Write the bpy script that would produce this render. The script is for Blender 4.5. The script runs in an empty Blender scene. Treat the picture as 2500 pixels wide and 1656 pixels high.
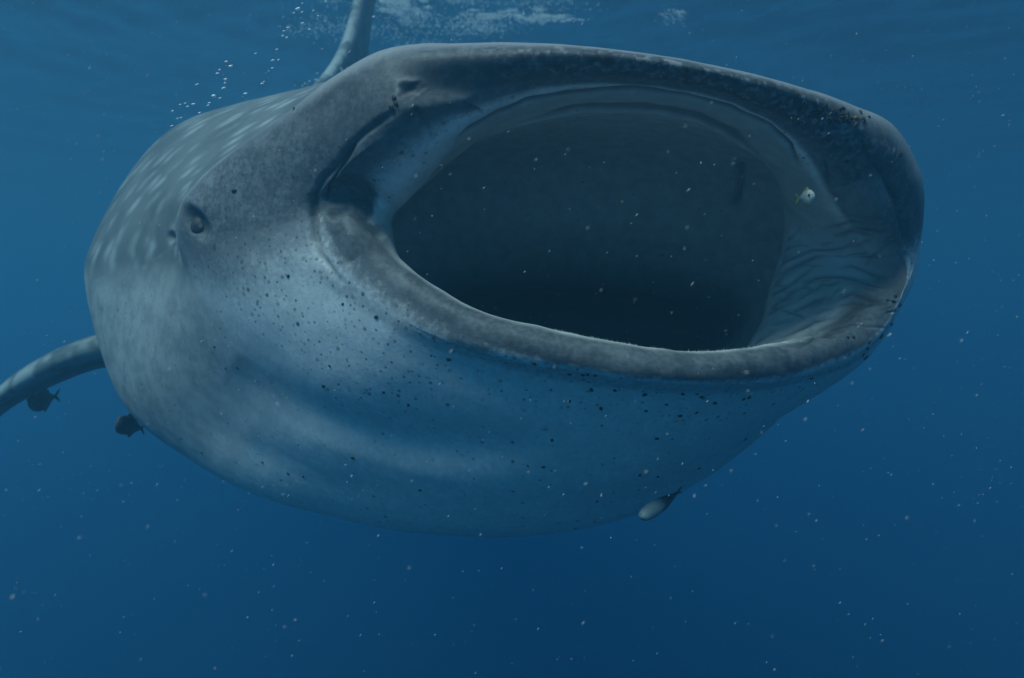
import bpy, bmesh, math, random
import numpy as np
from mathutils import Vector, Matrix
from mathutils.bvhtree import BVHTree

scn = bpy.context.scene
col = scn.collection
rng = np.random.default_rng(7)
random.seed(7)

# ------------------------------------------------------------------ camera
FPX = 1962.0                                   # focal length in pixels of a 2500 px wide frame
cam = bpy.data.cameras.new("camera")
cam.sensor_width = 36.0
cam.lens = 36.0 * FPX / 2500.0
cam.clip_start = 0.05
cam.clip_end = 1000.0
cam.dof.use_dof = True
cam.dof.focus_distance = 1.9
cam.dof.aperture_fstop = 3.2
camo = bpy.data.objects.new("camera", cam)
camo.location = (0, 0, 0)
camo.rotation_euler = (math.radians(90), 0, 0)
col.objects.link(camo)
scn.camera = camo

# ------------------------------------------------------------------ sky, sun, exposure
SUN_EL, SUN_AZ = math.radians(57), math.radians(222)      # azimuth clockwise from +Y
world = bpy.data.worlds.new("World")
scn.world = world
world.use_nodes = True
wn = world.node_tree
bg = wn.nodes["Background"]
sky = wn.nodes.new("ShaderNodeTexSky")
sky.sky_type = 'NISHITA'
sky.sun_disc = False
sky.sun_elevation = SUN_EL
sky.sun_rotation = SUN_AZ
wn.links.new(sky.outputs[0], bg.inputs[0])
bg.inputs[1].default_value = 0.15

sd = Vector((math.sin(SUN_AZ) * math.cos(SUN_EL), math.cos(SUN_AZ) * math.cos(SUN_EL), math.sin(SUN_EL)))
sun = bpy.data.lights.new("sun", 'SUN')
sun.energy = 3.4
sun.angle = math.radians(28)
sun.color = (1.0, 0.95, 0.88)
suno = bpy.data.objects.new("sun", sun)
suno.rotation_euler = sd.to_track_quat('Z', 'Y').to_euler()
suno.location = (0, 0, 30)
col.objects.link(suno)

scn.view_settings.view_transform = 'Standard'
scn.view_settings.look = 'None'
scn.view_settings.gamma = 1.0
scn.view_settings.exposure = 0.18
scn.view_settings.use_curve_mapping = False
scn.cycles.volume_bounces = 2
scn.cycles.max_bounces = 8
scn.cycles.diffuse_bounces = 3
scn.cycles.glossy_bounces = 3
scn.cycles.transparent_max_bounces = 12
scn.cycles.use_denoising = True

# ------------------------------------------------------------------ helpers
def P(px, py, d):
    """a point d metres away in depth, at frame position (px, py)"""
    return np.array([(px - 1250.0) / FPX * d, d, -(py - 828.0) / FPX * d])

def tag(o, label=None, cat=None, group=None, kind=None):
    if label: o["label"] = label
    if cat: o["category"] = cat
    if group: o["group"] = group
    if kind: o["kind"] = kind
    return o

def empty(name, loc=(0, 0, 0)):
    o = bpy.data.objects.new(name, None)
    o.location = loc
    o.empty_display_size = 0.1
    col.objects.link(o)
    return o

def link(name, me, mat=None, parent=None):
    if mat is not None:
        me.materials.append(mat)
    o = bpy.data.objects.new(name, me)
    col.objects.link(o)
    if parent is not None:
        o.parent = parent
        o.matrix_parent_inverse = Matrix.Translation(-Vector(parent.location))
    return o

def mesh_np(name, V, F, smooth=True):
    me = bpy.data.meshes.new(name)
    V = np.asarray(V, dtype=np.float32); F = np.asarray(F, dtype=np.int32)
    me.vertices.add(len(V)); me.vertices.foreach_set("co", V.ravel())
    k = F.shape[1]
    me.loops.add(F.size); me.loops.foreach_set("vertex_index", F.ravel())
    me.polygons.add(len(F))
    me.polygons.foreach_set("loop_start", np.arange(0, F.size, k, dtype=np.int32))
    me.polygons.foreach_set("loop_total", np.full(len(F), k, dtype=np.int32))
    me.polygons.foreach_set("use_smooth", np.full(len(F), smooth, dtype=bool))
    me.update(calc_edges=True); me.validate()
    return me

def grid_faces(nv, nu, wrap=True):
    i = np.arange(nv - 1)[:, None]
    j = np.arange(nu if wrap else nu - 1)[None, :]
    j2 = (j + 1) % nu
    a = i * nu + j; b = i * nu + j2; c = (i + 1) * nu + j2; d = (i + 1) * nu + j
    return np.stack([a, b, c, d], -1).reshape(-1, 4)

def fattr(me, name, arr):
    a = me.attributes.new(name, 'FLOAT', 'POINT')
    a.data.foreach_set("value", np.asarray(arr, dtype=np.float32).ravel())

def sstep(a, b, x):
    t = np.clip((x - a) / (b - a), 0, 1)
    return t * t * (3 - 2 * t)

def hermite_periodic(us, pts, uq, period=16.0):
    """cubic interpolation of a closed ring given at uneven parameters"""
    us = np.asarray(us, float); pts = np.asarray(pts, float)
    o = np.argsort(us); us = us[o]; pts = pts[o]
    n = len(us)
    ue = np.concatenate([us[-2:] - period, us, us[:2] + period])
    pe = np.concatenate([pts[-2:], pts, pts[:2]])
    h = np.diff(ue)[:, None]; dl = np.diff(pe, axis=0) / h
    m = np.zeros_like(pe)
    m[1:-1] = (dl[:-1] * h[1:] + dl[1:] * h[:-1]) / (h[:-1] + h[1:])
    uq = np.mod(uq - us[0], period) + us[0]
    k = np.clip(np.searchsorted(ue, uq, side='right') - 1, 1, len(ue) - 3)
    H = (ue[k + 1] - ue[k])[:, None]; t = ((uq - ue[k])[:, None]) / H
    return ((2*t**3 - 3*t**2 + 1) * pe[k] + (t**3 - 2*t**2 + t) * H * m[k]
            + (-2*t**3 + 3*t**2) * pe[k+1] + (t**3 - t**2) * H * m[k+1])

def polydist(px, py, poly):
    """distance to a polyline and position along it (0..1)"""
    best = np.full(px.shape, 1e9); along = np.zeros(px.shape)
    poly = np.asarray(poly, float)
    seg = np.hypot(*np.diff(poly, axis=0).T); tot = seg.sum(); acc = 0
    for (a, b), s in zip(zip(poly[:-1], poly[1:]), seg):
        d = b - a
        t = np.clip(((px - a[0]) * d[0] + (py - a[1]) * d[1]) / (s * s), 0, 1)
        dist = np.hypot(px - a[0] - t * d[0], py - a[1] - t * d[1])
        m = dist < best
        best = np.where(m, dist, best); along = np.where(m, (acc + t * s) / tot, along)
        acc += s
    return best, along

# ------------------------------------------------------------------ materials
class NT:
    def __init__(self, name):
        self.m = bpy.data.materials.new(name); self.m.use_nodes = True
        self.t = self.m.node_tree; self.t.nodes.clear()
        self.out = self.t.nodes.new("ShaderNodeOutputMaterial")
    def n(self, typ, **kw):
        nd = self.t.nodes.new(typ)
        for k, v in kw.items(): setattr(nd, k, v)
        return nd
    def l(self, a, b): self.t.links.new(a, b)
    def val(self, sock, x):
        if hasattr(x, "is_output"): self.l(x, sock)
        else: sock.default_value = x
    def math(self, op, a, b=0.0, c=None, clamp=False):
        nd = self.n("ShaderNodeMath", operation=op, use_clamp=clamp)
        self.val(nd.inputs[0], a); self.val(nd.inputs[1], b)
        if c is not None: self.val(nd.inputs[2], c)
        return nd.outputs[0]
    def attr(self, name): return self.n("ShaderNodeAttribute", attribute_name=name)
    def mix(self, f, a, b):
        nd = self.n("ShaderNodeMix", data_type='RGBA')
        self.val(nd.inputs[0], f)
        for s, x in ((nd.inputs[6], a), (nd.inputs[7], b)):
            if isinstance(x, tuple): s.default_value = (*x, 1.0)
            else: self.l(x, s)
        return nd.outputs[2]
    def noise(self, vec, scale, detail=3.0, rough=0.55):
        nd = self.n("ShaderNodeTexNoise"); self.l(vec, nd.inputs["Vector"])
        nd.inputs["Scale"].default_value = scale; nd.inputs["Detail"].default_value = detail
        nd.inputs["Roughness"].default_value = rough
        return nd.outputs["Fac"]
    def ramp(self, x, a, b, clamp=True):
        nd = self.n("ShaderNodeMapRange", interpolation_type='SMOOTHSTEP')
        self.val(nd.inputs[0], x); nd.inputs[1].default_value = a; nd.inputs[2].default_value = b
        return nd.outputs[0]

def simple(name, colr, rough=0.6, spec=0.3, var=0.25, scale=40.0, bump=0.0):
    k = NT(name)
    tc = k.n("ShaderNodeTexCoord")
    f = k.noise(tc.outputs["Object"], scale)
    c = k.mix(k.ramp(f, 0.3, 0.7), tuple(x * (1 - var) for x in colr), tuple(min(1, x * (1 + var)) for x in colr))
    b = k.n("ShaderNodeBsdfPrincipled")
    k.l(c, b.inputs["Base Color"]); b.inputs["Roughness"].default_value = rough
    b.inputs["Specular IOR Level"].default_value = spec
    if bump:
        bp = k.n("ShaderNodeBump"); bp.inputs["Strength"].default_value = bump
        bp.inputs["Distance"].default_value = 0.004
        k.l(f, bp.inputs["Height"]); k.l(bp.outputs[0], b.inputs["Normal"])
    k.l(b.outputs[0], k.out.inputs[0])
    return k.m

def mat_water_surface():
    k = NT("sea_surface")
    tr = k.n("ShaderNodeBsdfTransparent"); tr.inputs[0].default_value = (0.98, 0.99, 1.0, 1)
    gl = k.n("ShaderNodeBsdfGlossy"); gl.inputs["Roughness"].default_value = 0.03
    fr = k.n("ShaderNodeFresnel"); fr.inputs["IOR"].default_value = 1.333
    mx = k.n("ShaderNodeMixShader")
    k.l(fr.outputs[0], mx.inputs[0]); k.l(tr.outputs[0], mx.inputs[1]); k.l(gl.outputs[0], mx.inputs[2])
    k.l(mx.outputs[0], k.out.inputs["Surface"])
    return k.m

def mat_sea_volume():
    k = NT("sea_water")
    v = k.n("ShaderNodeVolumePrincipled")
    v.inputs["Color"].default_value = (0.105, 0.28, 0.395, 1)
    v.inputs["Absorption Color"].default_value = (0.0, 0.33, 0.63, 1)
    v.inputs["Density"].default_value = 0.17
    v.inputs["Anisotropy"].default_value = 0.5
    k.l(v.outputs[0], k.out.inputs["Volume"])
    return k.m

def mat_shark():
    k = NT("shark_skin")
    tc = k.n("ShaderNodeTexCoord"); ob = tc.outputs["Object"]
    dors = k.attr("dorsal").outputs["Fac"]; lip = k.attr("lip").outputs["Fac"]
    inner = k.attr("inner").outputs["Fac"]; dark = k.attr("dark").outputs["Fac"]
    speck = k.attr("speck").outputs["Fac"]; pale = k.attr("pale").outputs["Fac"]
    # base: pale underside with faint mottling
    big = k.noise(ob, 5.0, 4); mid = k.noise(ob, 22.0, 4, 0.6); fine = k.noise(ob, 75.0, 3, 0.6)
    belly = k.mix(k.ramp(mid, 0.35, 0.7), (0.64, 0.65, 0.64), (0.82, 0.83, 0.82))
    # freckled cheek
    val = k.math('ADD', k.math('MULTIPLY', fine, 0.5), k.math('MULTIPLY', mid, 0.5))
    grey = k.mix(k.ramp(val, 0.38, 0.66), (0.095, 0.105, 0.115), (0.21, 0.23, 0.24))
    f = k.ramp(k.math('ADD', val, k.math('MULTIPLY', k.math('SUBTRACT', speck, 0.5), 0.8)), 0.16, 0.84)
    c = k.mix(f, belly, grey)
    soft = k.mix(k.ramp(k.math('ADD', k.math('MULTIPLY', k.noise(ob, 11.0, 4, .6), .7), k.math('MULTIPLY', mid, .3)), 0.36, 0.64), (0.18, 0.20, 0.20), (0.31, 0.33, 0.33))
    c = k.mix(k.math('MULTIPLY', k.attr("flank").outputs["Fac"], 0.85), c, soft)
    # lips
    lipc = k.mix(k.ramp(k.math('ADD', k.math('MULTIPLY', mid, .5), k.math('MULTIPLY', fine, .5)), 0.35, 0.65), (0.062, 0.072, 0.08), (0.135, 0.15, 0.16))
    lm = k.ramp(k.math('ADD', lip, k.math('MULTIPLY', k.math('SUBTRACT', val, 0.5), 1.5)), 0.15, 0.85)
    c = k.mix(lm, c, lipc)
    mott = k.attr("mott").outputs["Fac"]
    c = k.mix(k.math('MULTIPLY', mott, k.ramp(k.math('ADD', k.math('MULTIPLY', k.noise(ob, 34.0, 3, .6), .6), k.math('MULTIPLY', fine, .4)), 0.46, 0.60)), c, (0.035, 0.037, 0.042))
    c = k.mix(k.math('MULTIPLY', mott, k.math('MULTIPLY', k.ramp(k.noise(ob, 48.0, 3, .6), 0.50, 0.64), 0.6)), c, (0.42, 0.43, 0.44))
    fr = k.attr("freck").outputs["Fac"]
    for sc, th in ((38.0, 0.30), (70.0, 0.36)):
        vf = k.n("ShaderNodeTexVoronoi"); k.l(ob, vf.inputs["Vector"]); vf.inputs["Scale"].default_value = sc
        sep = k.n("ShaderNodeSeparateColor"); k.l(vf.outputs["Color"], sep.inputs[0])
        keep = k.math('LESS_THAN', sep.outputs[0], k.math('MULTIPLY', fr, 0.9))
        dot = k.ramp(vf.outputs["Distance"], th, th * 0.45)
        c = k.mix(k.math('MULTIPLY', k.math('MULTIPLY', dot, keep), k.math('MULTIPLY', sep.outputs[1], 0.85)), c, (0.07, 0.075, 0.085))
    # back with pale spots
    uv = k.n("ShaderNodeUVMap"); uv.uv_map = "skin"
    mp = k.n("ShaderNodeMapping"); mp.inputs["Scale"].default_value = (5.4, 10.0, 1.0)
    mp.inputs["Rotation"].default_value = (0, 0, 0.25)
    k.l(uv.outputs[0], mp.inputs[0])
    vo = k.n("ShaderNodeTexVoronoi", voronoi_dimensions='2D'); k.l(mp.outputs[0], vo.inputs["Vector"])
    vo.inputs["Scale"].default_value = 1.0; vo.inputs["Randomness"].default_value = 0.75
    spot = k.ramp(k.math('ADD', vo.outputs["Distance"], k.math('MULTIPLY', k.math('SUBTRACT', mid, .5), 0.25)), 0.46, 0.06)
    back = k.mix(k.ramp(big, 0.3, 0.7), (0.105, 0.125, 0.125), (0.17, 0.19, 0.19))
    back = k.mix(k.math('MULTIPLY', spot, k.math('MULTIPLY', k.ramp(k.noise(ob, 9.0, 2), 0.25, 0.7), 0.58)), back, (0.46, 0.50, 0.50))
    c = k.mix(dors, c, back)
    # inside of the mouth
    ins = k.mix(k.ramp(mid, 0.3, 0.7), (0.42, 0.44, 0.43), (0.54, 0.56, 0.54))
    blot = k.ramp(k.math('ADD', k.math('MULTIPLY', fine, 0.6), k.math('MULTIPLY', mid, 0.4)), 0.6, 0.68)
    ins = k.mix(k.math('MULTIPLY', blot, 0.6), ins, (0.10, 0.10, 0.10))
    c = k.mix(inner, c, ins)
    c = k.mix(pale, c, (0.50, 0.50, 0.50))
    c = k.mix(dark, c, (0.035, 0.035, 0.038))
    b = k.n("ShaderNodeBsdfPrincipled")
    k.l(c, b.inputs["Base Color"])
    b.inputs["Roughness"].default_value = 0.55
    b.inputs["Specular IOR Level"].default_value = 0.25
    bp = k.n("ShaderNodeBump"); bp.inputs["Strength"].default_value = 0.16; bp.inputs["Distance"].default_value = 0.004
    h = k.math('ADD', k.math('MULTIPLY', mid, 0.6), k.noise(ob, 160.0, 2))
    k.l(h, bp.inputs["Height"]); k.l(bp.outputs[0], b.inputs["Normal"])
    k.l(b.outputs[0], k.out.inputs[0])
    return k.m

M_SURF = mat_water_surface(); M_VOL = mat_sea_volume(); M_SHARK = mat_shark()
M_EYE = simple("eye_ball", (0.05, 0.055, 0.06), 0.5, 0.2)
M_PUPIL = simple("eye_pupil", (0.008, 0.009, 0.01), 0.45, 0.25)
def mat_fin():
    k = NT("fin_skin"); tc = k.n("ShaderNodeTexCoord"); ob = tc.outputs["Object"]
    ch = k.attr("chord").outputs["Fac"]
    base = k.mix(k.ramp(k.noise(ob, 7.0, 4), .3, .7), (0.085, 0.10, 0.105), (0.15, 0.17, 0.175))
    vo = k.n("ShaderNodeTexVoronoi"); k.l(ob, vo.inputs["Vector"]); vo.inputs["Scale"].default_value = 9.0
    base = k.mix(k.math('MULTIPLY', k.ramp(vo.outputs["Distance"], .34, .16), .12), base, (0.48, 0.51, 0.51))
    edge = k.math('MULTIPLY', k.ramp(ch, .12, .01), k.ramp(k.noise(ob, 6.0, 2), .42, .55))
    base = k.mix(k.math('MULTIPLY', edge, .45), base, (0.6, 0.63, 0.62))
    b = k.n("ShaderNodeBsdfPrincipled"); k.l(base, b.inputs["Base Color"]); b.inputs["Roughness"].default_value = .55
    b.inputs["Specular IOR Level"].default_value = .25
    bp = k.n("ShaderNodeBump"); bp.inputs["Strength"].default_value = .2; bp.inputs["Distance"].default_value = .01
    k.l(k.noise(ob, 30.0, 4), bp.inputs["Height"]); k.l(bp.outputs[0], b.inputs["Normal"])
    k.l(b.outputs[0], k.out.inputs[0]); return k.m
M_FIN = mat_fin()
M_TOOTH = simple("tooth_enamel", (0.62, 0.62, 0.58), 0.35, 0.5)
M_COPE = simple("copepod_shell", (0.03, 0.025, 0.018), 0.5, 0.3, 0.6, 300.0)
M_COPE2 = simple("copepod_shell_orange", (0.22, 0.11, 0.04), 0.5, 0.3, 0.5, 300.0)
M_SILVER = simple("fish_skin_silver", (0.45, 0.47, 0.44), 0.35, 0.5, 0.3, 120.0)
M_YELLOW = simple("fish_fin_yellow", (0.45, 0.36, 0.03), 0.5, 0.3)
def mat_remora():
    k = NT("remora_skin_two_tone"); tc = k.n("ShaderNodeTexCoord")
    al = k.attr("along").outputs["Fac"]; nz = k.noise(tc.outputs["Object"], 45.0, 4)
    f = k.ramp(k.math('ADD', al, k.math('MULTIPLY', k.math('SUBTRACT', nz, .5), .35)), .30, .58)
    c = k.mix(f, (0.26, 0.31, 0.30), (0.025, 0.04, 0.05))
    b = k.n("ShaderNodeBsdfPrincipled"); k.l(c, b.inputs["Base Color"]); b.inputs["Roughness"].default_value = .5
    k.l(b.outputs[0], k.out.inputs[0]); return k.m
M_REMORA_L = mat_remora()
M_REMORA_D = simple("remora_skin_dark", (0.06, 0.07, 0.075), 0.5, 0.3, 0.3, 60.0)
M_BUBBLE = simple("bubble_film", (0.9, 0.92, 0.92), 0.15, 0.8, 0.05)
M_SNOW = simple("plankton_white", (0.55, 0.56, 0.54), 0.7, 0.2, 0.2)
M_TAN = simple("plankton_tan", (0.50, 0.42, 0.18), 0.7, 0.2, 0.3)

# ------------------------------------------------------------------ sea: surface sheet and water body
SURF_Z = 3.2
def build_surface():
    def wave(x, y):
        z = np.zeros_like(x)
        w = np.random.default_rng(3)
        for lam, amp, n in ((3.2, .022, 5), (1.4, .014, 6), (0.62, .0075, 8), (0.3, .0032, 8)):
            for _ in range(n):
                a = w.uniform(0, 2 * math.pi); l = lam * w.uniform(.75, 1.3)
                z += amp * w.uniform(.5, 1) * np.sin((x * math.cos(a) + y * math.sin(a)) * 2 * math.pi / l + w.uniform(0, 6.28)) * 0.8
        return z
    n = 420
    t = np.linspace(-1, 1, n)
    g = np.sign(t) * (9.0 * np.abs(t) + 141.0 * np.abs(t) ** 7)
    X, Y = np.meshgrid(g, g + 7.0)
    fade = np.clip(1.0 - (np.hypot(X, Y - 7) - 8) / 25, 0, 1)
    Z = SURF_Z + wave(X, Y) * fade
    me = mesh_np("sea_surface", np.stack([X, Y, Z], -1).reshape(-1, 3), grid_faces(n, n, False))
    o = link("water", me, M_SURF)
    tag(o, "rippled sea surface seen from below", "water", kind="structure")
build_surface()

def build_volume():
    x0, x1, y0, y1, z0, z1 = -140, 140, -130, 140, -150, 3.0
    V = [(x, y, z) for z in (z0, z1) for x, y in ((x0, y0), (x1, y0), (x1, y1), (x0, y1))]
    F = [(3, 2, 1, 0), (4, 5, 6, 7), (0, 1, 5, 4), (1, 2, 6, 5), (2, 3, 7, 6), (3, 0, 4, 7)]
    o = link("haze", mesh_np("haze", V, F, False), M_VOL)
    tag(o, "hazy blue sea water all around", "haze", kind="stuff")
build_volume()

# ------------------------------------------------------------------ whale shark
# closed rings from the back of the throat, out over the lips and back along the body.
# u runs once round the mouth: 0 right mouth corner, 4 upper jaw, 8 left mouth corner, 12 lower jaw.
def ell(cx, cy, d, rx, ry):
    return [(u, cx - rx * math.cos(u / 16 * 2 * math.pi), cy - ry * math.sin(u / 16 * 2 * math.pi), d) for u in range(16)]

R = {}
R['C5'] = ell(1090, 800, 3.66, 2, 1)
R['C4'] = ell(1130, 800, 3.46, 290, 78)
R['C3'] = ell(1370, 795, 3.08, 410, 108)
R['C2'] = [(0, 925, 660, 2.92), (2, 1050, 470, 2.86), (4, 1440, 420, 2.80), (6, 1750, 490, 2.78), (7, 1830, 580, 2.80), (8, 1862, 690, 2.84), (10, 1800, 860, 2.86), (12, 1450, 950, 2.92), (14, 1080, 870, 2.96)]
R['C1'] = [(0, 925, 590, 2.55), (1, 1000, 460, 2.48), (2, 1140, 356, 2.40), (4, 1500, 298, 2.36), (5, 1710, 330, 2.4), (6, 1865, 400, 2.5), (7, 1930, 490, 2.58), (8, 1950, 600, 2.64), (9, 1920, 720, 2.62), (10, 1860, 840, 2.56), (12, 1560, 950, 2.5), (14, 1140, 880, 2.5)]
R['P2'] = [(0, 936, 565, 2.28), (1, 1045, 440, 2.22), (2, 1190, 330, 2.14), (3, 1380, 282, 2.1), (4, 1540, 277, 2.09), (5, 1706, 306, 2.13), (6, 1852, 386, 2.25), (7, 1903, 470, 2.36), (8, 1916, 570, 2.46), (9, 1885, 690, 2.46), (10, 1850, 810, 2.35), (11, 1770, 900, 2.2), (12, 1650, 915, 2.15), (13, 1410, 885, 2.15), (14, 1190, 840, 2.18), (15, 1015, 745, 2.22)]
R['P1'] = [(0, 944, 548, 2.16), (1, 1035, 436, 2.1), (2, 1160, 323, 2.02), (3, 1345, 255, 2.0), (4, 1535, 246, 1.985), (5, 1745, 290, 2.03), (6, 1900, 390, 2.14), (7, 1955, 495, 2.27), (8, 2000, 610, 2.40), (9, 1955, 735, 2.34), (10, 1915, 820, 2.2), (11, 1820, 878, 2.05), (12, 1670, 886, 1.98), (13, 1428, 855, 1.97), (14, 1205, 808, 2.0), (15, 1030, 715, 2.05)]
R['L0'] = [(0, 952, 531, 2.07), (.6, 993, 486, 2.03), (1.2, 1050, 420, 1.98), (2, 1150, 318, 1.92), (2.5, 1225, 272, 1.93), (3, 1320, 238, 1.925), (4, 1530, 222, 1.91), (5, 1783, 272, 1.945), (5.5, 1878, 312, 1.98), (6, 1940, 385, 2.06), (7, 2010, 500, 2.2), (8, 2095, 635, 2.32), (9, 2030, 770, 2.2), (10, 1975, 814, 2.06), (11, 1876, 840, 1.93), (12, 1690, 853, 1.86), (13, 1440, 822, 1.84), (14, 1214, 774, 1.86), (15, 1041, 684, 1.91), (15.5, 965, 622, 1.97)]
R['L1'] = [(0, 866, 482, 2.01), (.5, 868, 420, 1.94), (1, 922, 362, 1.875), (1.5, 985, 316, 1.845), (2, 1062, 275, 1.835), (3, 1270, 212, 1.865), (4, 1520, 197, 1.845), (5, 1785, 248, 1.885), (6, 1975, 360, 2.01), (6.5, 2025, 440, 2.07), (7, 2085, 530, 2.17), (7.5, 2145, 600, 2.22), (8, 2190, 662, 2.22), (8.5, 2165, 725, 2.15), (9, 2110, 775, 2.1), (10, 2030, 828, 2.0), (11, 1890, 872, 1.87), (12, 1680, 888, 1.79), (13, 1430, 852, 1.79), (14, 1205, 802, 1.81), (15, 1025, 708, 1.87), (15.4, 930, 630, 1.92), (15.75, 850, 545, 1.94)]
R['G'] = [(0, 768, 520, 1.99), (.5, 778, 455, 1.97), (1, 838, 383, 1.915), (1.5, 900, 320, 1.86), (2, 968, 258, 1.82), (2.5, 1085, 210, 1.835), (3, 1240, 176, 1.815), (4, 1510, 165, 1.795), (5, 1790, 220, 1.825), (6, 2010, 325, 1.95), (6.5, 2085, 415, 2.03), (7, 2150, 520, 2.1), (8, 2216, 655, 2.21), (8.5, 2205, 715, 2.15), (9, 2168, 780, 2.1), (10, 2080, 855, 2.02), (11, 1910, 915, 1.88), (12, 1680, 930, 1.79), (13, 1420, 895, 1.79), (14, 1190, 845, 1.81), (15, 1000, 757, 1.87), (15.5, 850, 650, 1.93)]
R['H1'] = [(0, 620, 560, 2.04), (.5, 640, 450, 2.02), (1, 710, 345, 1.97), (1.5, 805, 258, 1.92), (2, 905, 188, 1.86), (2.5, 1030, 148, 1.825), (3, 1210, 133, 1.80), (4, 1505, 137, 1.78), (5, 1795, 190, 1.80), (6, 2055, 286, 1.93), (6.5, 2145, 368, 2.0), (7, 2205, 460, 2.1), (8, 2236, 640, 2.24), (8.5, 2216, 700, 2.2), (9, 2182, 782, 2.15), (9.5, 2150, 828, 2.12), (10, 2105, 876, 2.1), (11, 1925, 945, 1.97), (12, 1680, 968, 1.87), (13, 1400, 942, 1.86), (14, 1150, 888, 1.87), (15, 920, 790, 1.92), (15.5, 760, 680, 1.98)]
R['E'] = [(0, 448, 565, 2.17), (.35, 462, 490, 2.15), (.6, 500, 440, 2.13), (1, 575, 370, 2.08), (1.5, 702, 278, 2.01), (2, 838, 176, 1.94), (2.5, 970, 117, 1.89), (3, 1180, 106, 1.86), (4, 1500, 123, 1.83), (5, 1800, 172, 1.85), (6, 2080, 257, 1.98), (6.5, 2180, 310, 2.06), (7, 2240, 420, 2.15), (8, 2247, 590, 2.32), (8.5, 2232, 680, 2.3), (9, 2190, 765, 2.27), (9.5, 2150, 830, 2.25), (10, 2100, 888, 2.25), (11, 1920, 1005, 2.13), (12, 1650, 1095, 2.03), (13, 1340, 1085, 1.99), (14, 1030, 1010, 2.01), (15, 760, 885, 2.05), (15.5, 570, 725, 2.11)]
R['E2'] = [(0, 425, 600, 2.42), (.35, 440, 510, 2.42), (.6, 470, 455, 2.4), (1, 560, 375, 2.33), (1.5, 690, 290, 2.28), (2, 830, 200, 2.22), (2.5, 965, 145, 2.18), (3, 1170, 135, 2.16), (4, 1485, 155, 2.15), (5, 1770, 210, 2.18), (6, 2030, 300, 2.32), (7, 2180, 430, 2.5), (8, 2190, 600, 2.6), (9, 2120, 760, 2.5), (10, 2040, 885, 2.45), (11, 1875, 1040, 2.3), (12, 1600, 1190, 2.2), (13, 1270, 1215, 2.15), (14, 930, 1150, 2.18), (15, 620, 1005, 2.28), (15.5, 450, 815, 2.34)]
R['B1'] = [(0, 212, 720, 3.0), (.5, 225, 590, 3.05), (1, 320, 420, 3.2), (1.5, 430, 308, 3.3), (2, 591, 255, 3.45), (3, 770, 262, 3.5), (4, 930, 275, 3.4), (5, 1150, 330, 3.2), (6, 1580, 420, 3.0), (7, 1830, 520, 2.95), (8, 1930, 650, 2.95), (9, 1950, 790, 2.9), (10, 1890, 950, 2.8), (11, 1730, 1135, 2.62), (12, 1480, 1272, 2.48), (13, 1190, 1310, 2.45), (14, 845, 1270, 2.5), (15, 480, 1135, 2.65), (15.5, 300, 985, 2.82)]
RING_PIX = ['C5', 'C4', 'C3', 'C2', 'C1', 'P2', 'P1', 'L0', 'L1', 'G', 'H1', 'E', 'E2', 'B1']
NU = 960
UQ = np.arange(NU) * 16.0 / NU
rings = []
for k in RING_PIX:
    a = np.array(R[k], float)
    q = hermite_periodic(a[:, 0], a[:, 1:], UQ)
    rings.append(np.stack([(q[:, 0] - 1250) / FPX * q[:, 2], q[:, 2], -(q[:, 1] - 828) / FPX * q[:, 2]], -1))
# trunk and tail as plain oval sections: centre, half width, half height
ang = np.interp(UQ, [0, 3.5, 8, 12.5, 16], [180, 90, 0, -90, -180]) * math.pi / 180
for (cx, cy, cz, hw, hh) in ((-.88, 4.15, .52, .80, .74), (-1.02, 5.0, .80, .74, .72), (-1.16, 6.0, 1.0, .62, .64),
                             (-1.32, 7.2, 1.12, .44, .48), (-1.45, 8.4, 1.2, .26, .29), (-1.5, 9.4, 1.26, .13, .15), (-1.5, 9.9, 1.3, .05, .07)):
    rings.append(np.stack([cx + hw * np.cos(ang), cy + 0.15 * np.cos(ang), cz + hh * np.sin(ang)], -1))
rings = np.array(rings)                                   # (K, NU, 3)
K = len(rings)
SEG = [6, 14, 30, 26, 26, 22, 24, 34, 40, 44, 44, 40, 60, 30, 14, 14, 12, 10, 8, 6]
def loft(rings, seg):
    K = len(rings)
    kn = np.zeros((K, rings.shape[1]))
    for i in range(1, K):
        kn[i] = kn[i-1] + np.sqrt(np.linalg.norm(rings[i] - rings[i-1], axis=1)) + 1e-4
    m = np.zeros_like(rings)
    for i in range(K):
        if 0 < i < K - 1:
            h0 = (kn[i] - kn[i-1])[:, None]; h1 = (kn[i+1] - kn[i])[:, None]
            m[i] = ((rings[i] - rings[i-1]) / h0 * h1 + (rings[i+1] - rings[i]) / h1 * h0) / (h0 + h1)
        elif i == 0: m[i] = (rings[1] - rings[0]) / (kn[1] - kn[0])[:, None]
        else: m[i] = (rings[i] - rings[i-1]) / (kn[i] - kn[i-1])[:, None]
    rows, rr = [], []
    for i in range(K - 1):
        H = (kn[i+1] - kn[i])[:, None]
        for s in range(seg[i] + (1 if i == K - 2 else 0)):
            t = s / seg[i]
            rows.append((2*t**3-3*t**2+1) * rings[i] + (t**3-2*t**2+t) * H * m[i] + (-2*t**3+3*t**2) * rings[i+1] + (t**3-t**2) * H * m[i+1])
            rr.append(i + t - 1)
    return np.array(rows), np.array(rr)
G, RR = loft(rings, SEG)                                  # (NV, NU, 3)
NV = len(G)

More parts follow.
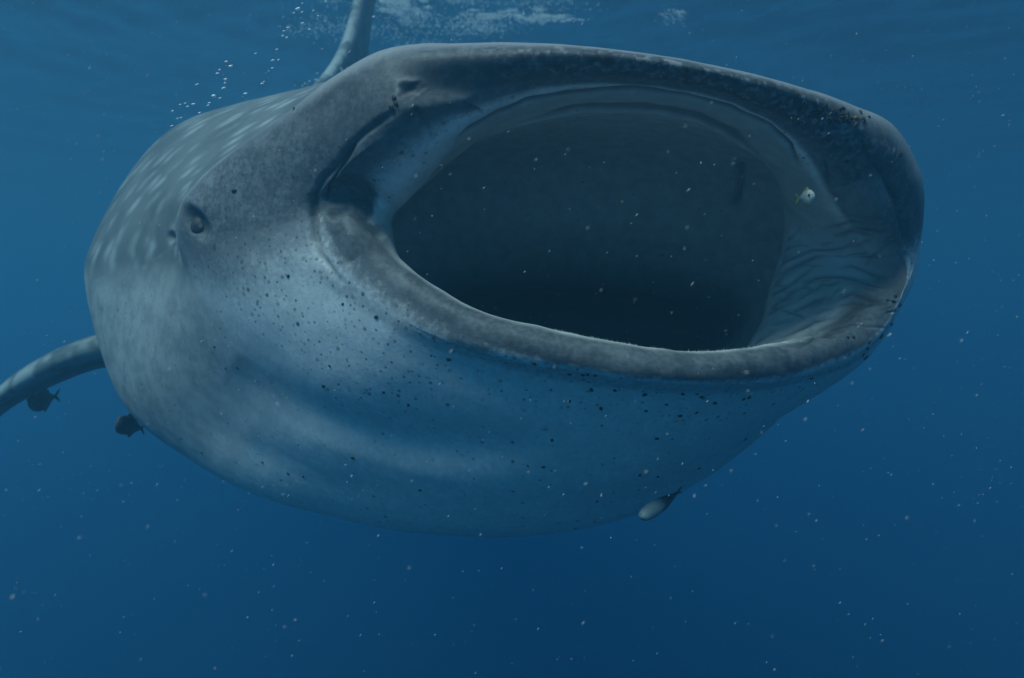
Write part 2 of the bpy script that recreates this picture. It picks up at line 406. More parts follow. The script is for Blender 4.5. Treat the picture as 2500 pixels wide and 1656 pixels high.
def grid_normals(G):
    du = np.roll(G, -1, 1) - np.roll(G, 1, 1)
    dv = np.gradient(G, axis=0)
    n = np.cross(dv, du)
    return n / (np.linalg.norm(n, axis=-1, keepdims=True) + 1e-12)
N = grid_normals(G)
rr = RR[:, None] + np.zeros((1, NU)); uu = UQ[None, :] + np.zeros((NV, 1))
px = 1250 + FPX * G[..., 0] / G[..., 1]; py = 828 - FPX * G[..., 2] / G[..., 1]
mid = (rr > 8) & (rr < 10)
if np.mean(np.einsum('ijk,ijk->ij', N, -G)[mid] > 0) < 0.5: N = -N
front = (rr > 4) & (rr < 13)

disp = np.zeros((NV, NU)); dark = np.zeros((NV, NU)); pale = np.zeros((NV, NU))
def in_range(r0, r1): return (rr >= r0) & (rr <= r1)
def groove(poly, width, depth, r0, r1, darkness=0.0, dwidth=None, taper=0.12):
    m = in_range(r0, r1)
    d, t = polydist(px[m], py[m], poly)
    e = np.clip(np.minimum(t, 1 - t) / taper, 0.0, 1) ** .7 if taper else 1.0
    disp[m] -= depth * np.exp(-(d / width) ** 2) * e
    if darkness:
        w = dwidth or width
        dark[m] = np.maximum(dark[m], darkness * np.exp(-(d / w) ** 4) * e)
# labial furrow round the right mouth corner and its inner pleats
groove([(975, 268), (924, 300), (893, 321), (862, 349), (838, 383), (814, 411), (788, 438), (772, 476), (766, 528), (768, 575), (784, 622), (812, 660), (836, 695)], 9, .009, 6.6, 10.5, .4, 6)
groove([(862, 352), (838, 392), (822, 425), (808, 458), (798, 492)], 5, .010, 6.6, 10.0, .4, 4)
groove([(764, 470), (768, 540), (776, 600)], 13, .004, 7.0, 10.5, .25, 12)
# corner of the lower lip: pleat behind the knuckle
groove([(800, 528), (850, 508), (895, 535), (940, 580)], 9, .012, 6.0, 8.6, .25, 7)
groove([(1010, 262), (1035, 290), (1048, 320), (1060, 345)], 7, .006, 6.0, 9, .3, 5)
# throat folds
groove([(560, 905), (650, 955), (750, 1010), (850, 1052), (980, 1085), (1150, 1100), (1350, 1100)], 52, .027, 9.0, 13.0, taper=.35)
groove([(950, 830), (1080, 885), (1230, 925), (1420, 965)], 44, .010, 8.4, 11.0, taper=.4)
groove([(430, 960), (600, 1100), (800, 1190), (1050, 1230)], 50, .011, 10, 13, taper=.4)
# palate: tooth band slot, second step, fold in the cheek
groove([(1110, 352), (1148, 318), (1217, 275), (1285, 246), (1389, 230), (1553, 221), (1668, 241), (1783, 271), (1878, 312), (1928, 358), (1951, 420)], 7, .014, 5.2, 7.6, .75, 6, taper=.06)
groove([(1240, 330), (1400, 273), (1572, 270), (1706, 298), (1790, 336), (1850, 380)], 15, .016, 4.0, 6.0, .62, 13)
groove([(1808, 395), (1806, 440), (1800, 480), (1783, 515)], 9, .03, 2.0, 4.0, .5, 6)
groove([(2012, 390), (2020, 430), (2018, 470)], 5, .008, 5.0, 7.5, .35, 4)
# pleated pad inside the left mouth corner
m = in_range(4.2, 8.6) & (uu > 6.6) & (uu < 10.6)
pad = np.zeros(m.sum())
for k in range(17):
    y0 = 540 + k * 16.5 + rng.uniform(-6, 6)
    jit = rng.uniform(-9, 9, 6)
    poly = [(1790, y0 + 165 - 3 * k + jit[0]), (1860, y0 + 98 + jit[5]), (1920, y0 + 60 + jit[1]), (1990, y0 + 25 + jit[2]), (2080, y0 + 2 + jit[3]), (2190, y0 + 14 + jit[4])]
    d, t = polydist(px[m], py[m], poly)
    br = np.clip(.25 + .9 * np.sin(t * rng.uniform(5, 14) + rng.uniform(0, 6.3)), 0, 1) * np.clip((2195 - px[m]) / 70, 0, 1) * np.clip(t / .12, 0, 1)
    w = rng.uniform(4, 8)
    disp[m] -= .007 * np.exp(-(d / w) ** 2) * br
    dark[m] = np.maximum(dark[m], .6 * np.exp(-(d / (w * .7)) ** 2) * br)
for k in range(46):
    cx, cy = rng.uniform(1880, 2180), rng.uniform(540, 790); a = rng.normal(-.28, .3); L = rng.uniform(14, 40)
    d, t = polydist(px[m], py[m], [(cx - L * math.cos(a), cy - L * math.sin(a)), (cx, cy + rng.uniform(-5, 5)), (cx + L * math.cos(a), cy + L * math.sin(a))])
    e = np.exp(-(d / rng.uniform(2.5, 4)) ** 2) * np.clip(np.minimum(t, 1 - t) / .25, 0, 1)
    disp[m] -= .004 * e; dark[m] = np.maximum(dark[m], .4 * e)
q = np.hypot((px[m] - 2050) / 140, (py[m] - 625) / 95)
pale[m] = np.maximum(pale[m], .8 * np.exp(-q ** 4))  # pale pad skin, painted paler still to stand in for light on it
q = np.hypot((px[m] - 2115) / 75, (py[m] - 480) / 60); pale[m] = np.maximum(pale[m], .30 * np.exp(-q ** 2))
# hollow between the pad and the lip
q = np.hypot((px[m] - 2130) / 70, (py[m] - 672) / 26); disp[m] -= .03 * np.exp(-q ** 2)
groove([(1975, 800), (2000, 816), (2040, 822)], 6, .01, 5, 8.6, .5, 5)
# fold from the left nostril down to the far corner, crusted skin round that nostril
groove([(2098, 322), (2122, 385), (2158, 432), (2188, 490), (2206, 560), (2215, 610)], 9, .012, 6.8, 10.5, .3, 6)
for (x, y, rx, ry, a) in ((2062, 325, 14, 20, .45), (2075, 345, 10, 14, .4), (2050, 300, 10, 10, .35), (2180, 372, 12, 9, .5), (2195, 385, 9, 8, .4), (1968, 268, 7, 10, .4), (1996, 268, 8, 5, .4)):
    mm = in_range(6.5, 10.5); q = np.hypot((px[mm] - x) / rx, (py[mm] - y) / ry)
    bump = np.sin(px[mm] * .9) * np.sin(py[mm] * .8)
    pale[mm] = np.maximum(pale[mm], a * np.exp(-q ** 2) * (.6 + .6 * bump)); disp[mm] += .004 * np.exp(-q ** 2) * (.5 + bump)
# right nostril: pit with a raised rim
m = in_range(6.5, 10)
wob = 1 + .18 * np.sin(px[m] * .21 + 1) * np.sin(py[m] * .27)
q = np.hypot((px[m] - 1000 + .4 * (py[m] - 219)) / 22, (py[m] - 219) / 13) * wob
disp[m] -= .009 * np.exp(-q ** 2); dark[m] = np.maximum(dark[m], .6 * np.exp(-q ** 2))
q2 = np.hypot((px[m] - 972) / 9, (py[m] - 222) / 20); pale[m] = np.maximum(pale[m], .45 * np.exp(-q2 ** 2)); disp[m] += .005 * np.exp(-q2 ** 2)
q2 = np.hypot((px[m] - 1000) / 26, (py[m] - 200) / 8); pale[m] = np.maximum(pale[m], .25 * np.exp(-q2 ** 2)); disp[m] += .004 * np.exp(-q2 ** 2)
q2 = np.hypot((px[m] - 985) / 34, (py[m] - 232) / 26); dark[m] = np.maximum(dark[m], .4 * np.exp(-q2 ** 2) * (.6 + .4 * np.sin(px[m] * .33) * np.sin(py[m] * .41 + 1)))
# brow ridge and socket of the right eye
m = in_range(8.8, 12)
q = np.hypot((px[m] - 479 - .45 * (py[m] - 543)) / 26, (py[m] - 543) / 38)
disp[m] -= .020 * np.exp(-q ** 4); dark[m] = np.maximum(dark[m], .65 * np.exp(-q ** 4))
disp[m] += .006 * np.exp(-(((px[m] - 470) / 60) ** 2 + ((py[m] - 500) / 26) ** 2))
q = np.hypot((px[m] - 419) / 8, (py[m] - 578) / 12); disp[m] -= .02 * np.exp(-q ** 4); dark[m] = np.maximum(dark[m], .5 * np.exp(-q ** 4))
q = np.hypot((px - 2040) / 120, (py - 640) / 80); disp += np.where(in_range(4.2, 7.6), .028 * np.exp(-q ** 2), 0)
lump = np.zeros((NV, NU)); lr = np.random.default_rng(21)
for lam, amp in ((.5, .002), (.24, .0011), (.11, .0009), (.06, .0006)):
    for _ in range(7):
        kv = lr.normal(size=3); kv *= 2 * math.pi / (lam * lr.uniform(.8, 1.25)) / np.linalg.norm(kv)
        lump += amp * .5 * np.sin(G @ kv + lr.uniform(0, 6.28))
disp += lump * np.interp(rr, [3, 4, 8, 9, 20], [1.6, 1.0, 1.0, .35, .35])
G = G + N * disp[..., None]

# skin tone masks: pigment, with light and shade painted into a few
u0 = np.where(uu > 12, uu - 16, uu)
bound = np.interp(rr, [10, 11, 12, 13, 20], [-.35, -.15, .27, .1, -.3])
dorsal = sstep(-.16, .10, u0 - bound) * (1 - sstep(7.9, 8.3, u0)) * sstep(10.0, 10.45, rr)
dorsal = np.where(rr > 13, sstep(-.1, .3, u0 - bound) * (1 - sstep(7.6, 8.4, u0)), dorsal)
inner = 1 - sstep(5.9, 6.5, rr)
lower = sstep(7.3, 8.0, uu) * (1 - sstep(15.75, 15.95, uu))
lip = lower * sstep(5.8, 6.2, rr) * (1 - sstep(np.interp(uu, [0, 13, 15, 15.8, 16], [7.7, 7.7, 7.2, 6.9, 6.9]), np.interp(uu, [0, 13, 15, 16], [8.5, 8.5, 8.7, 8.8]), rr))
upper = 1 - sstep(7.3, 8.2, uu); upper = np.where(uu > 15.7, 1, upper)
lip = np.maximum(lip, .85 * upper * sstep(6.9, 7.8, rr) * (1 - sstep(10.3, 10.8, rr)) * sstep(.7, 1.6, uu) * (uu < 12))
memb = ((uu > 15.5) | (uu < 2.4)) * sstep(6.3, 6.7, rr) * (1 - sstep(7.7, 8.1, rr))
tri = np.where(uu < 3, sstep(.1, .5, uu), 0) * (1 - sstep(1.9, 2.5, np.where(uu > 8, 0, uu)))
lip = np.maximum(lip, memb * (1 - .75 * tri * (1 - sstep(6.9, 7.5, rr))))
cheek = ((uu > 14.2) | (uu < 3)) * sstep(7.0, 7.6, rr) * (1 - sstep(9.9, 10.7, rr))
speck = cheek * (1 - .9 * sstep(430, 900, py + .45 * (px - 600)))
speck = np.maximum(speck, .45 * lower * sstep(8.0, 8.4, rr) * (1 - sstep(8.7, 9.3, rr)))
speck = np.maximum(speck, .22 * ((rr > 8) & (rr < 12.5)))
flank = sstep(10.0, 10.8, rr) * (1 - sstep(12.6, 13.2, rr)) * (sstep(14.6, 15.5, uu) + (uu < 1))
speck = np.maximum(speck, .30 * np.clip(flank, 0, 1))
flank = np.clip(flank, 0, 1)
speck = np.maximum(speck, .5 * memb)
speck = np.maximum(speck, .95 * upper * sstep(6.3, 7.0, rr) * (1 - sstep(9.9, 10.6, rr)) * (uu < 12))
dark = np.maximum(dark, .35 * (1 - .8 * sstep(5.2, 6.2, uu)) * upper * (uu < 12) * sstep(7.1, 7.6, rr) * (1 - sstep(8.7, 9.6, rr)) * sstep(1.2, 2.6, uu))  # darker band along the front of the upper lip
pale = np.maximum(pale, .38 * upper * (uu < 12) * sstep(9.3, 9.9, rr) * (1 - sstep(10.3, 10.9, rr)) * sstep(1, 2, uu))  # light from above painted into the top rim of the upper lip
mott = (1 - .6 * sstep(5.6, 6.6, uu)) * upper * (uu < 12) * sstep(7.0, 7.8, rr) * (1 - sstep(9.0, 9.9, rr)) * sstep(2.2, 3.6, uu)
freck = .75 * ((uu > 14) | (uu < 2)) * sstep(7.6, 8.2, rr) * (1 - sstep(9.6, 10.6, rr))
freck = np.maximum(freck, .55 * lower * sstep(7.9, 8.3, rr) * (1 - sstep(8.8, 10.4, rr)))
freck = np.maximum(freck, .10 * ((rr > 8) & (rr < 12)))
freck = np.maximum(freck, .35 * (uu < 8) * sstep(3.8, 4.2, rr) * (1 - sstep(6.4, 7, rr)))
dark = np.maximum(dark, .94 * (1 - sstep(.8, 1.75, rr)))  # dark throat tissue, with the shade of the deep cavity painted in
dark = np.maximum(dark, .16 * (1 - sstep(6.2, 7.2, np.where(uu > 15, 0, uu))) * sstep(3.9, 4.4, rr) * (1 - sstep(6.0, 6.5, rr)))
mm = in_range(7.2, 10)
dd, _ = polydist(px[mm], py[mm], [(795, 560), (850, 640), (950, 725), (1060, 795), (1180, 850)])
speck[mm] = np.maximum(speck[mm], .66 * np.exp(-(dd / 42) ** 2))
Vb = G.reshape(-1, 3)
Fb = grid_faces(NV, NU)
capf = []
me = mesh_np("shark_body", Vb, Fb)
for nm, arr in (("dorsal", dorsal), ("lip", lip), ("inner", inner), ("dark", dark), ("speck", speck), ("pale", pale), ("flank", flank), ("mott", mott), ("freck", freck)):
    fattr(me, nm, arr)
# skin coordinates in metres
su = np.cumsum(np.concatenate([np.zeros((NV, 1)), np.linalg.norm(np.diff(G, axis=1), axis=2)], 1), 1)
# distance round the body from the left-hand mid line, smoothed over rows
row = rings[13]; s_ref = np.concatenate([[0], np.cumsum(np.linalg.norm(np.diff(row, axis=0), axis=1))])
sv = np.cumsum(np.concatenate([np.zeros((1, NU)), np.linalg.norm(np.diff(G, axis=0), axis=2)], 0), 0)
sv0 = sv - sv[np.argmin(abs(RR - 10))][None, :]
uvv = np.stack([np.broadcast_to(s_ref[None, :], (NV, NU)), sv0], -1).reshape(-1, 2).astype(np.float32)
uvl = me.uv_layers.new(name="skin")
li = np.empty(len(me.loops), dtype=np.int32); me.loops.foreach_get("vertex_index", li)
uvl.data.foreach_set("uv", uvv[li].ravel())

shark = empty("whale_shark", (float(rings[13][:, 0].mean()), 3.2, float(rings[13][:, 2].min())))
tag(shark, "huge grey whale shark with white belly swimming with mouth wide open", "whale shark")
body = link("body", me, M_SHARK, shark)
bvh = BVHTree.FromPolygons([tuple(v) for v in Vb.tolist()], Fb.tolist())
def on_skin(x, y):
    d = Vector(P(x, y, 1.0)).normalized()
    h = bvh.ray_cast(Vector((0, 0, 0)), d)
    if h[0] is None: return None, None
    n = h[1]
    if n.dot(d) > 0: n = -n
    return h[0], n

# ---- parts of the shark
def tube(pts_rings, close_ends=True):
    """rings (K, n, 3) -> vertices, quads; ends closed by collapsing rings"""
    rings = np.asarray(pts_rings, float); k, n, _ = rings.shape
    V = rings.reshape(-1, 3)
    return V, grid_faces(k, n)

def fin(name, sections, mat, parent, n=28, sub=5):
    """sections: (leading edge point, trailing edge point, thickness, thickness direction)"""
    L = np.array([s[0] for s in sections]); T = np.array([s[1] for s in sections])
    th = np.array([s[2] for s in sections]); nd = np.array([s[3] for s in sections], float)
    q = np.linspace(0, len(sections) - 1, (len(sections) - 1) * sub + 1)
    def it(a):
        a = np.asarray(a, float); k = np.clip(q.astype(int), 0, len(a) - 2); t = (q - k)
        A = np.concatenate([[2 * a[0] - a[1]], a, [2 * a[-1] - a[-2]]])
        sh = (slice(None),) + (None,) * (a.ndim - 1); t = t[sh]
        p0, p1, p2, p3 = A[k], A[k+1], A[k+2], A[k+3]
        return .5 * (2*p1 + (p2-p0)*t + (2*p0-5*p1+4*p2-p3)*t*t + (3*p1-p0-3*p2+p3)*t**3)
    L, T, th, nd = it(L), it(T), np.maximum(it(th), .002), it(nd)
    a = np.arange(n) * 2 * math.pi / n
    c = .5 - .5 * np.cos(a); y = np.sign(np.sin(a)) * (1.48 * np.sqrt(c) - .63 * c - 1.76 * c**2 + 1.42 * c**3 - .51 * c**4) 
    rs = L[:, None] + (T - L)[:, None] * c[None, :, None] + nd[:, None] * th[:, None, None] * y[None, :, None]
    first = np.repeat(rs[:1].mean(1, keepdims=True), n, 1); last = np.repeat(rs[-1:].mean(1, keepdims=True), n, 1)
    V, F = tube(np.concatenate([first, rs, last]))
    me = mesh_np(name, V, F)
    fattr(me, "chord", np.tile(c, len(rs) + 2))
    return link(name, me, mat, parent)

X_, Z_ = np.array([1., 0, 0]), np.array([0, 0, 1.])
fin("dorsal_fin", [(P(690, 262, 4.2), P(915, 250, 5.9), .13, X_), (P(775, 205, 4.55), P(905, 190, 5.75), .13, X_), (P(835, 125, 4.85), P(900, 120, 5.7), .125, X_),
                   (P(862, 40, 5.1), P(912, 35, 5.7), .10, X_), (P(880, -40, 5.3), P(925, -35, 5.75), .08, X_), (P(903, -105, 5.55), P(930, -100, 5.75), .03, X_)], M_FIN, shark)
fin("pectoral_fin", [(P(300, 835, 3.1), P(330, 868, 4.0), .15, Z_), (P(222, 850, 3.13), P(245, 882, 3.95), .14, Z_), (P(110, 893, 3.2), P(140, 926, 3.95), .135, Z_),
                     (P(0, 962, 3.32), P(30, 988, 3.95), .12, Z_), (P(-130, 1085, 3.5), P(-90, 1110, 4.0), .075, Z_), (P(-260, 1240, 3.8), P(-240, 1260, 4.05), .015, Z_)], M_FIN, shark)
fin("pectoral_fin", [(np.array([.3, 3.3, -.1]), np.array([.1, 4.1, -.1]), .10, Z_), (np.array([.5, 3.7, -.25]), np.array([.4, 4.3, -.25]), .08, Z_),
                     (np.array([.6, 4.3, -.45]), np.array([.55, 4.7, -.45]), .04, Z_), (np.array([.62, 4.8, -.6]), np.array([.6, 4.95, -.6]), .01, Z_)], M_FIN, shark)
fin("tail_fin", [(np.array([-1.5, 9.7, .6]), np.array([-1.5, 9.95, .55]), .01, X_), (np.array([-1.5, 9.5, 1.0]), np.array([-1.5, 9.95, 1.0]), .04, X_), (np.array([-1.5, 9.3, 1.27]), np.array([-1.5, 9.9, 1.3]), .06, X_),
                 (np.array([-1.5, 9.6, 1.7]), np.array([-1.5, 10.1, 1.75]), .045, X_), (np.array([-1.5, 10.2, 2.4]), np.array([-1.5, 10.45, 2.45]), .01, X_)], M_FIN, shark)

def sphere_np(nu=20, nv=12):
    th = np.linspace(0, math.pi, nv); ph = np.arange(nu) * 2 * math.pi / nu
    r = np.stack([np.sin(th)[:, None] * np.cos(ph), np.sin(th)[:, None] * np.sin(ph), np.cos(th)[:, None] + 0 * ph], -1)
    return r.reshape(-1, 3), grid_faces(nv, nu)
SV, SF = sphere_np()

ep, en = on_skin(484, 552)
en = (en + Vector((-.1, -.6, 0))).normalized()
def ball(name, c, r, mat, parent, sc=(1, 1, 1), zdir=None):
    R3 = np.array((zdir or Vector((0, 0, 1))).to_track_quat('Z', 'Y').to_matrix())
    V = (SV * np.array(sc) * r) @ R3.T + np.array(c)
    o = link(name, mesh_np(name, V, SF), mat, parent); return o
eye = ball("eye", ep - en * .008, .027, M_EYE, shark, (1, 1.1, .8), en)
pupil = link("pupil", mesh_np("pupil", (SV * np.array([1, 1, .45]) * .0125) @ np.array(en.to_track_quat('Z', 'Y').to_matrix()).T + np.array(ep + en * .0125), SF), M_PUPIL)
pupil.parent = eye; pupil.matrix_parent_inverse = Matrix.Translation(-Vector(shark.location))

# rasp of tiny teeth along the inside of the lower lip
def lip_edge(x):
    for y in np.arange(770, 900, 1.5):
        d = Vector(P(x, y, 1.0)).normalized(); h = bvh.ray_cast(Vector((0, 0, 0)), d)
        if h[0] is not None and h[0].y < 2.06: return np.array(P(x, y + 1.0, h[0].y))
    return None
xs = np.arange(1350, 1975, 8.0); edge = [lip_edge(x) for x in xs]
ok = [i for i, e in enumerate(edge) if e is not None]
ex = xs[ok]; ev = np.array([edge[i] for i in ok])
ev = np.stack([np.convolve(np.pad(ev[:, c], 2, mode='edge'), np.ones(5) / 5, 'valid') for c in range(3)], -1)
tv, tf = [], []
for x in np.arange(ex[0], ex[-1], 3.1):
    if rng.random() < .22: continue
    p = np.array([np.interp(x, ex, ev[:, c]) for c in range(3)])
    ln = rng.uniform(.002, .0075); w = rng.uniform(.0008, .0017)
    upv = np.array([rng.uniform(-.35, -.05), rng.uniform(-.2, .3), 1.0]); upv /= np.linalg.norm(upv)
    tdir = np.array([1., 0, -.15]); side = np.array([0, 1., 0])
    b = len(tv); p = p - upv * .003
    tv += [p + tdir * w, p - tdir * w, p + side * w, p + upv * (ln + .003)]
    tf += [(b, b + 1, b + 3), (b + 1, b + 2, b + 3), (b + 2, b, b + 3)]
o = link("tooth_fringe", mesh_np("tooth_fringe", tv, tf, False), M_TOOTH, shark); o["kind"] = "stuff"

# ------------------------------------------------------------------ copepods clinging to the skin
def cope_mesh(name, mat):
    V = SV.copy(); V[:, 2] = np.where(V[:, 2] < 0, V[:, 2] * .3, V[:, 2] * .55)
    V[:, 0] *= np.where(V[:, 0] > 0, 1.35, .9); V[:, 1] *= .75 - .25 * np.clip(V[:, 0], 0, 1)
    me = mesh_np(name, V, SF); me.materials.append(mat); return me
CM = cope_mesh("copepod", M_COPE); CM2 = cope_mesh("copepod_orange", M_COPE2)
def copepods(pts, label, group, size=.0052, orange=()):
    for k, (x, y) in enumerate(pts):
        p, n = on_skin(x, y)
        if p is None: continue
        o = bpy.data.objects.new("copepod", CM2 if k in orange else CM)
        o.location = p + n * .0005
        o.rotation_mode = 'QUATERNION'
        o.rotation_quaternion = n.to_track_quat('Z', 'Y') @ Matrix.Rotation(rng.uniform(0, 6.28), 3, 'Z').to_quaternion()
        o.scale = [size * rng.uniform(.75, 1.3)] * 3
        col.objects.link(o); tag(o, label, "copepod", group)
copepods([(919, 774), (1095, 878), (1305, 888), (1391, 914), (1424, 916), (1435, 915), (1453, 917), (1444, 952), (1501, 953), (1575, 963), (1667, 962), (1713, 969), (1627, 988), (1745, 984), (1467, 997), (1577, 1003), (1701, 1007), (1661, 1015), (1391, 980), (1829, 970), (1816, 974), (1982, 924)],
         "tiny dark speck of a copepod just below the lower lip", "copepods below the lower lip")
copepods([(997, 989), (937, 958), (1348, 1075), (1604, 1071), (1289, 1138), (1328, 1140), (861, 1118), (1706, 1143), (1562, 1160), (1606, 1164), (1026, 1197), (1820, 1072), (1470, 1206), (1458, 1224), (704, 674), (837, 742), (524, 847), (551, 900), (790, 943), (805, 894), (493, 1106), (641, 1129), (704, 1157), (740, 1164)],
         "tiny dark speck of a copepod scattered on the pale throat", "copepods on the throat", .0048)
copepods([(1960, 252), (1968, 259), (1990, 252), (1994, 257), (2000, 270), (2014, 281), (2026, 280), (2036, 273), (2041, 293), (2059, 286), (2067, 293), (2074, 299), (2089, 288), (2097, 290), (2106, 291), (2122, 286), (2077, 254), (2047, 241), (2067, 341), (2077, 364), (2068, 394), (2198, 377), (2050, 300), (2080, 290)] + [(2035 + rng.normal() * 38, 282 + rng.normal() * 9 + (0.12 * rng.normal() * 38)) for _ in range(26)],
         "dark or orange copepod in the cluster on the far upper lip", "copepods clustered on the far upper lip", .0062, (6, 7, 12, 13))
copepods([(2168, 734), (2180, 736), (2186, 724), (2069, 824), (2083, 824), (2122, 836), (2117, 852), (2108, 866), (2196, 745), (2176, 792), (2112, 874), (2150, 822)],
         "dark copepod clinging to the lower lip near the far mouth corner", "copepods at the far mouth corner", .0062)
copepods([(718, 266)], "brown copepod on the head ridge where the spotted back meets it", "copepods on the brow ridge", .006)
copepods([(571, 466)], "lone brown copepod on the brow to the right of the eye", "copepods on the brow ridge", .006)
copepods([(962, 240), (955, 262), (966, 253)], "dark copepod beside the near nostril", "copepods beside the nostril", .0065)

# ------------------------------------------------------------------ fish
def fish(name, label, cat, nose, tail, up, hh, hw, mat, finmat, prof=None, fork=.8, tail_len=.22, group=None, eyes=True, dorsal=True, eyemat=None):
    nose, tail, up = (np.asarray(v, float) for v in (nose, tail, up))
    ax = tail - nose; Ln = np.linalg.norm(ax); ax /= Ln
    sd_ = np.cross(ax, up); sd_ /= np.linalg.norm(sd_); up = np.cross(sd_, ax)
    root = empty(name, Vector(nose + ax * Ln * .5)); tag(root, label, cat, group)
    prof = prof or [(0, .02), (.03, .32), (.1, .62), (.22, .9), (.38, 1), (.55, .9), (.72, .6), (.86, .3), (.97, .16), (1, .15)]
    t = np.linspace(0, 1, 26); pr = np.interp(t, [a for a, b in prof], [b for a, b in prof])
    pr = np.convolve(np.pad(pr, 1, mode='edge'), [.2, .6, .2], 'valid'); pr[0] = .01; pr[-1] *= .8
    a = np.arange(20) * 2 * math.pi / 20
    rs = (nose + np.outer(t, ax * Ln))[:, None] + (up * hh)[None, None] * (pr[:, None] * np.sin(a))[..., None] + (sd_ * hw)[None, None] * (pr[:, None] * np.cos(a))[..., None]
    V, F = tube(np.concatenate([rs[:1] * 0 + nose, rs, rs[-1:] * 0 + tail]))
    bme = mesh_np("body", V, F); fattr(bme, "along", np.concatenate([np.zeros(20), np.repeat(t, 20), np.ones(20)]))
    link("body", bme, mat, root)
    def blade(nm, outline, thick):
        # outline points in (along, up) metres from the nose, closed, extruded along the side axis
        n = len(outline); c = np.mean(outline, 0)
        o2 = [nose + ax * x + up * y for x, y in outline]
        V = [p + sd_ * thick * .3 for p in o2] + [p - sd_ * thick * .3 for p in o2] + [nose + ax * c[0] + up * c[1] + sd_ * thick, nose + ax * c[0] + up * c[1] - sd_ * thick]
        F = []
        for i in range(n):
            j = (i + 1) % n
            F += [(i, j, 2 * n), (n + j, n + i, 2 * n + 1), (i, n + i, n + j), (i, n + j, j)]
        return link(nm, mesh_np(nm, V, F), finmat, root)
    tl = tail_len * Ln
    for s in (1, -1):
        blade("tail_lobe", [(Ln * .95, 0), (Ln * .97, s * hh * .16), (Ln + tl * .6, s * hh * fork * .8), (Ln + tl, s * hh * fork * 1.15), (Ln + tl * .75, s * hh * fork * .55), (Ln + tl * .35, s * .02 * hh)], hw * .09)
    if dorsal:
        blade("dorsal_fin", [(Ln * .3, hh * .9), (Ln * .38, hh * 1.28), (Ln * .5, hh * 1.2), (Ln * .75, hh * .75), (Ln * .78, hh * .42), (Ln * .55, hh * .82)], hw * .08)
        blade("anal_fin", [(Ln * .5, -hh * .85), (Ln * .58, -hh * 1.2), (Ln * .75, -hh * .72), (Ln * .78, -hh * .42), (Ln * .62, -hh * .72)], hw * .08)
    if eyes:
        for s in (1, -1):
            c = nose + ax * Ln * .17 + up * hh * .2 + sd_ * s * hw * .68
            ball("eye", c, hh * .17, eyemat or M_PUPIL, root)
    return root
fish("silver_fish", "small silver fish with yellow tail hovering inside the open mouth", "fish", P(1989, 479, 1.93), P(1950, 485, 1.985), (-.15, 0, 1), .0185, .011, M_SILVER, M_YELLOW, tail_len=.30, fork=.95)
fish("remora", "pale fish with dark tail peeking out below the white belly", "remora", P(1566, 1264, 1.98), P(1654, 1203, 2.14), (-.2, -.3, 1), .019, .022, M_REMORA_L, M_REMORA_D, tail_len=.15, fork=.5, dorsal=False,
     prof=[(0, .3), (.03, .62), (.12, .85), (.3, 1), (.5, .9), (.75, .55), (.92, .25), (1, .2)])
fish("remora", "small dark fish tucked under the trailing edge of the pectoral fin", "remora", P(70, 985, 3.55), P(135, 968, 3.75), (0, 0, 1), .050, .03, M_REMORA_D, M_REMORA_D, tail_len=.2, fork=.6)
fish("remora", "dark fish half hidden behind the belly below the pectoral fin", "remora", P(284, 1034, 2.93), P(345, 1046, 3.1), (.15, 0, 1), .036, .014, M_REMORA_D, M_REMORA_D, tail_len=.2, fork=.6,
     prof=[(0, .45), (.05, .75), (.15, .95), (.3, 1), (.5, .95), (.75, .6), (.9, .3), (1, .2)])

# ------------------------------------------------------------------ bubbles, foam, plankton
OV = np.array([(1, 0, 0), (-1, 0, 0), (0, 1, 0), (0, -1, 0), (0, 0, 1), (0, 0, -1)], float)
OF = np.array([(0, 2, 4), (2, 1, 4), (1, 3, 4), (3, 0, 4), (2, 0, 5), (1, 2, 5), (3, 1, 5), (0, 3, 5)])
def ico():
    bm = bmesh.new(); bmesh.ops.create_icosphere(bm, subdivisions=1, radius=1)
    V = np.array([v.co[:] for v in bm.verts]); F = np.array([[v.index for v in f.verts] for f in bm.faces]); bm.free(); return V, F
IV, IF = ico()
def flakes(C, S, D, stretch, base):
    """many small lumps at C of radius S, stretched along D"""
    bv, bf = base
    C, S, D, stretch = np.asarray(C), np.asarray(S), np.asarray(D, float), np.asarray(stretch)
    D = D / np.linalg.norm(D, axis=1, keepdims=True)
    along = bv @ D[:, None, :].transpose(0, 2, 1)           # (n, nv, 1)
    V = (bv[None] + (stretch - 1)[:, None, None] * along * D[:, None]) * S[:, None, None] + C[:, None]
    F = bf[None] + (np.arange(len(C)) * len(bv))[:, None, None]
    return V.reshape(-1, 3), F.reshape(-1, 3)

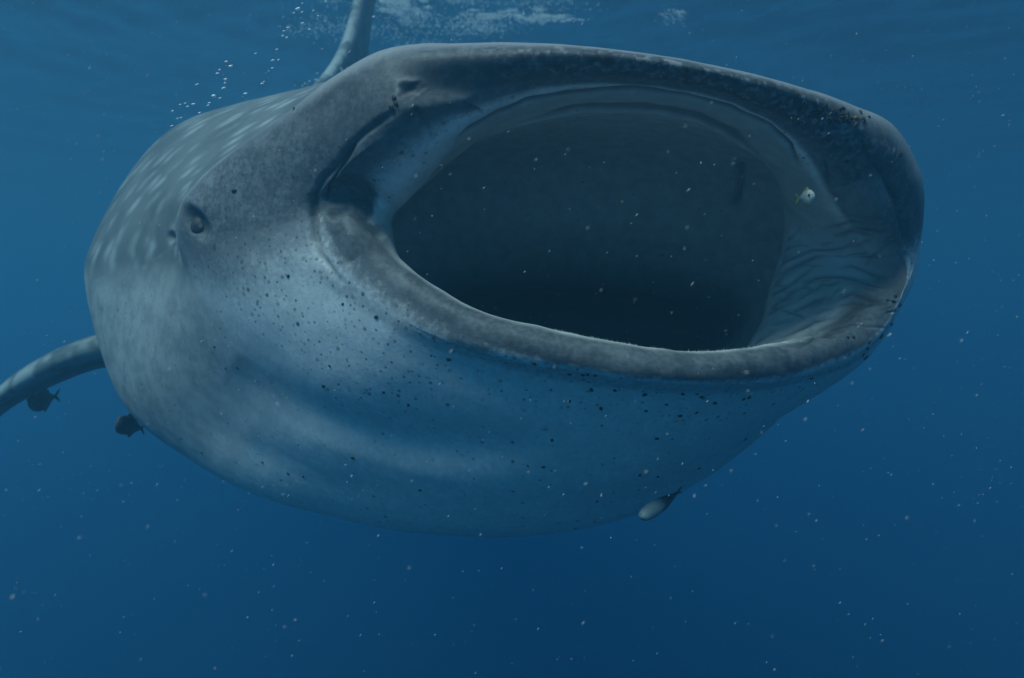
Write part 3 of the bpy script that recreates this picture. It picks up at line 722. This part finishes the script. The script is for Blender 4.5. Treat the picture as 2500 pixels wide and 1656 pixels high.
bub = [(552, 151), (563, 162), (536, 171), (531, 180), (550, 194), (549, 203), (481, 207), (546, 216), (599, 229), (644, 200), (665, 167), (624, 131), (676, 121), (680, 147), (666, 148), (522, 235), (537, 240), (511, 252), (508, 258), (472, 255), (452, 253), (458, 261), (440, 256), (433, 290), (442, 288), (420, 308), (487, 276), (421, 272), (727, 22), (737, 30), (717, 32), (765, 26), (776, 39), (738, 57), (738, 8), (703, 68), (693, 76), (755, 72), (795, 4), (912, 41), (640, 205), (700, 92), (690, 88)]
big = {1: 1.5, 7: 1.25, 8: 1.3, 15: 2.2, 19: 1.3, 28: 1.5, 4: 1.2}
bme = mesh_np("air_bubble", IV, IF); bme.materials.append(M_BUBBLE)
for i, (x, y) in enumerate(bub):
    o = bpy.data.objects.new("air_bubble", bme)
    o.location = P(x, y, 2.1 + .2 * math.sin(i * 1.7))
    r = .0025 * big.get(i, rng.uniform(.7, 1.05)); k = 1.2 if i == 15 else 2.0
    o.scale = (r * k, r, r); o.rotation_euler = (0, -rng.uniform(.15, .55), 0)
    col.objects.link(o)
    if i == 15: tag(o, "largest white air bubble in the trail above the spotted back", "bubble", "air bubbles")
    elif i >= 28: tag(o, "tiny bright air bubble near the surface beside the dorsal fin", "bubble", "air bubbles by the dorsal fin")
    else: tag(o, "tiny bright air bubble in the trail above the spotted back", "bubble", "air bubbles")

C, S, D, st = [], [], [], []
for (x, y, d, sx, sy, n) in ((925, 12, 6.6, 28, 14, 420), (975, 30, 6.6, 30, 16, 420), (1000, 10, 6.5, 25, 12, 250), (1190, 38, 6.9, 40, 6, 260), (1225, 42, 6.9, 25, 5, 160), (1320, 38, 7.0, 20, 8, 260), (1375, 44, 7.0, 22, 6, 200), (1340, 50, 7.0, 14, 6, 80), (1625, 28, 7.3, 25, 3, 80), (1100, 40, 6.8, 150, 40, 1500), (800, 175, 4.7, 40, 18, 20)):
    sub = [(x + rng.normal() * sx, y + rng.normal() * sy, rng.uniform(.12, .5)) for _ in range(9)]
    for _ in range(int(n * 2.6)):
        x1, y1, w1 = sub[rng.integers(9)]
        C.append(P(x1 + rng.normal() * sx * w1, y1 + rng.normal() * sy * w1, d + rng.normal() * .15)); S.append(rng.uniform(.0015, .006)); D.append((1, 0, rng.uniform(.1, .6))); st.append(rng.uniform(1, 2.5))
C = np.array(C); C[:, 2] = np.minimum(C[:, 2], 2.96)
V, F = flakes(C, S, D, np.array(st), (OV, OF))
tag(link("sea_foam", mesh_np("sea_foam", V, F), M_BUBBLE), "pale foam churned up just under the surface behind the dorsal fin", "foam", kind="stuff")

def snow(name, n, dmin, dmax, rmin, rmax, smin, smax, mat, label, seed):
    g = np.random.default_rng(seed)
    d = (dmin ** 2 + (dmax ** 2 - dmin ** 2) * g.random(n)) ** .5
    x = g.uniform(-.9, .9, n) * d; z = np.where(g.random(n) < .35, g.uniform(-.6, -.15, n), g.uniform(-.2, .5, n)) * d
    C = np.stack([x, d, z], -1); S = rmin * (rmax / rmin) ** (g.random(n) ** 1.6)
    D = np.stack([g.normal(.7, .25, n), g.normal(0, .4, n), g.normal(.8, .25, n)], -1)
    # nothing inside the shark: keep what lies in front of the skin or clear of it
    keep = np.ones(n, bool)
    for i in range(n):
        h = bvh.ray_cast(Vector((0, 0, 0)), Vector(C[i]).normalized())
        if h[0] is not None and h[0].y < C[i][1] + .01: keep[i] = False
    V, F = flakes(C[keep], S[keep], D[keep], g.uniform(smin, smax, n)[keep], (OV, OF))
    tag(link(name, mesh_np(name, V, F), mat), label, "plankton", kind="stuff")
snow("plankton_flakes", 5200, .85, 4.5, .0005, .0011, 2.0, 5.5, M_SNOW, "pale flecks of plankton drifting everywhere in the water", 11)
snow("plankton_grains", 380, 1.0, 3.0, .0006, .0012, 1.4, 3.4, M_TAN, "tan grains of plankton drifting in the water", 12)
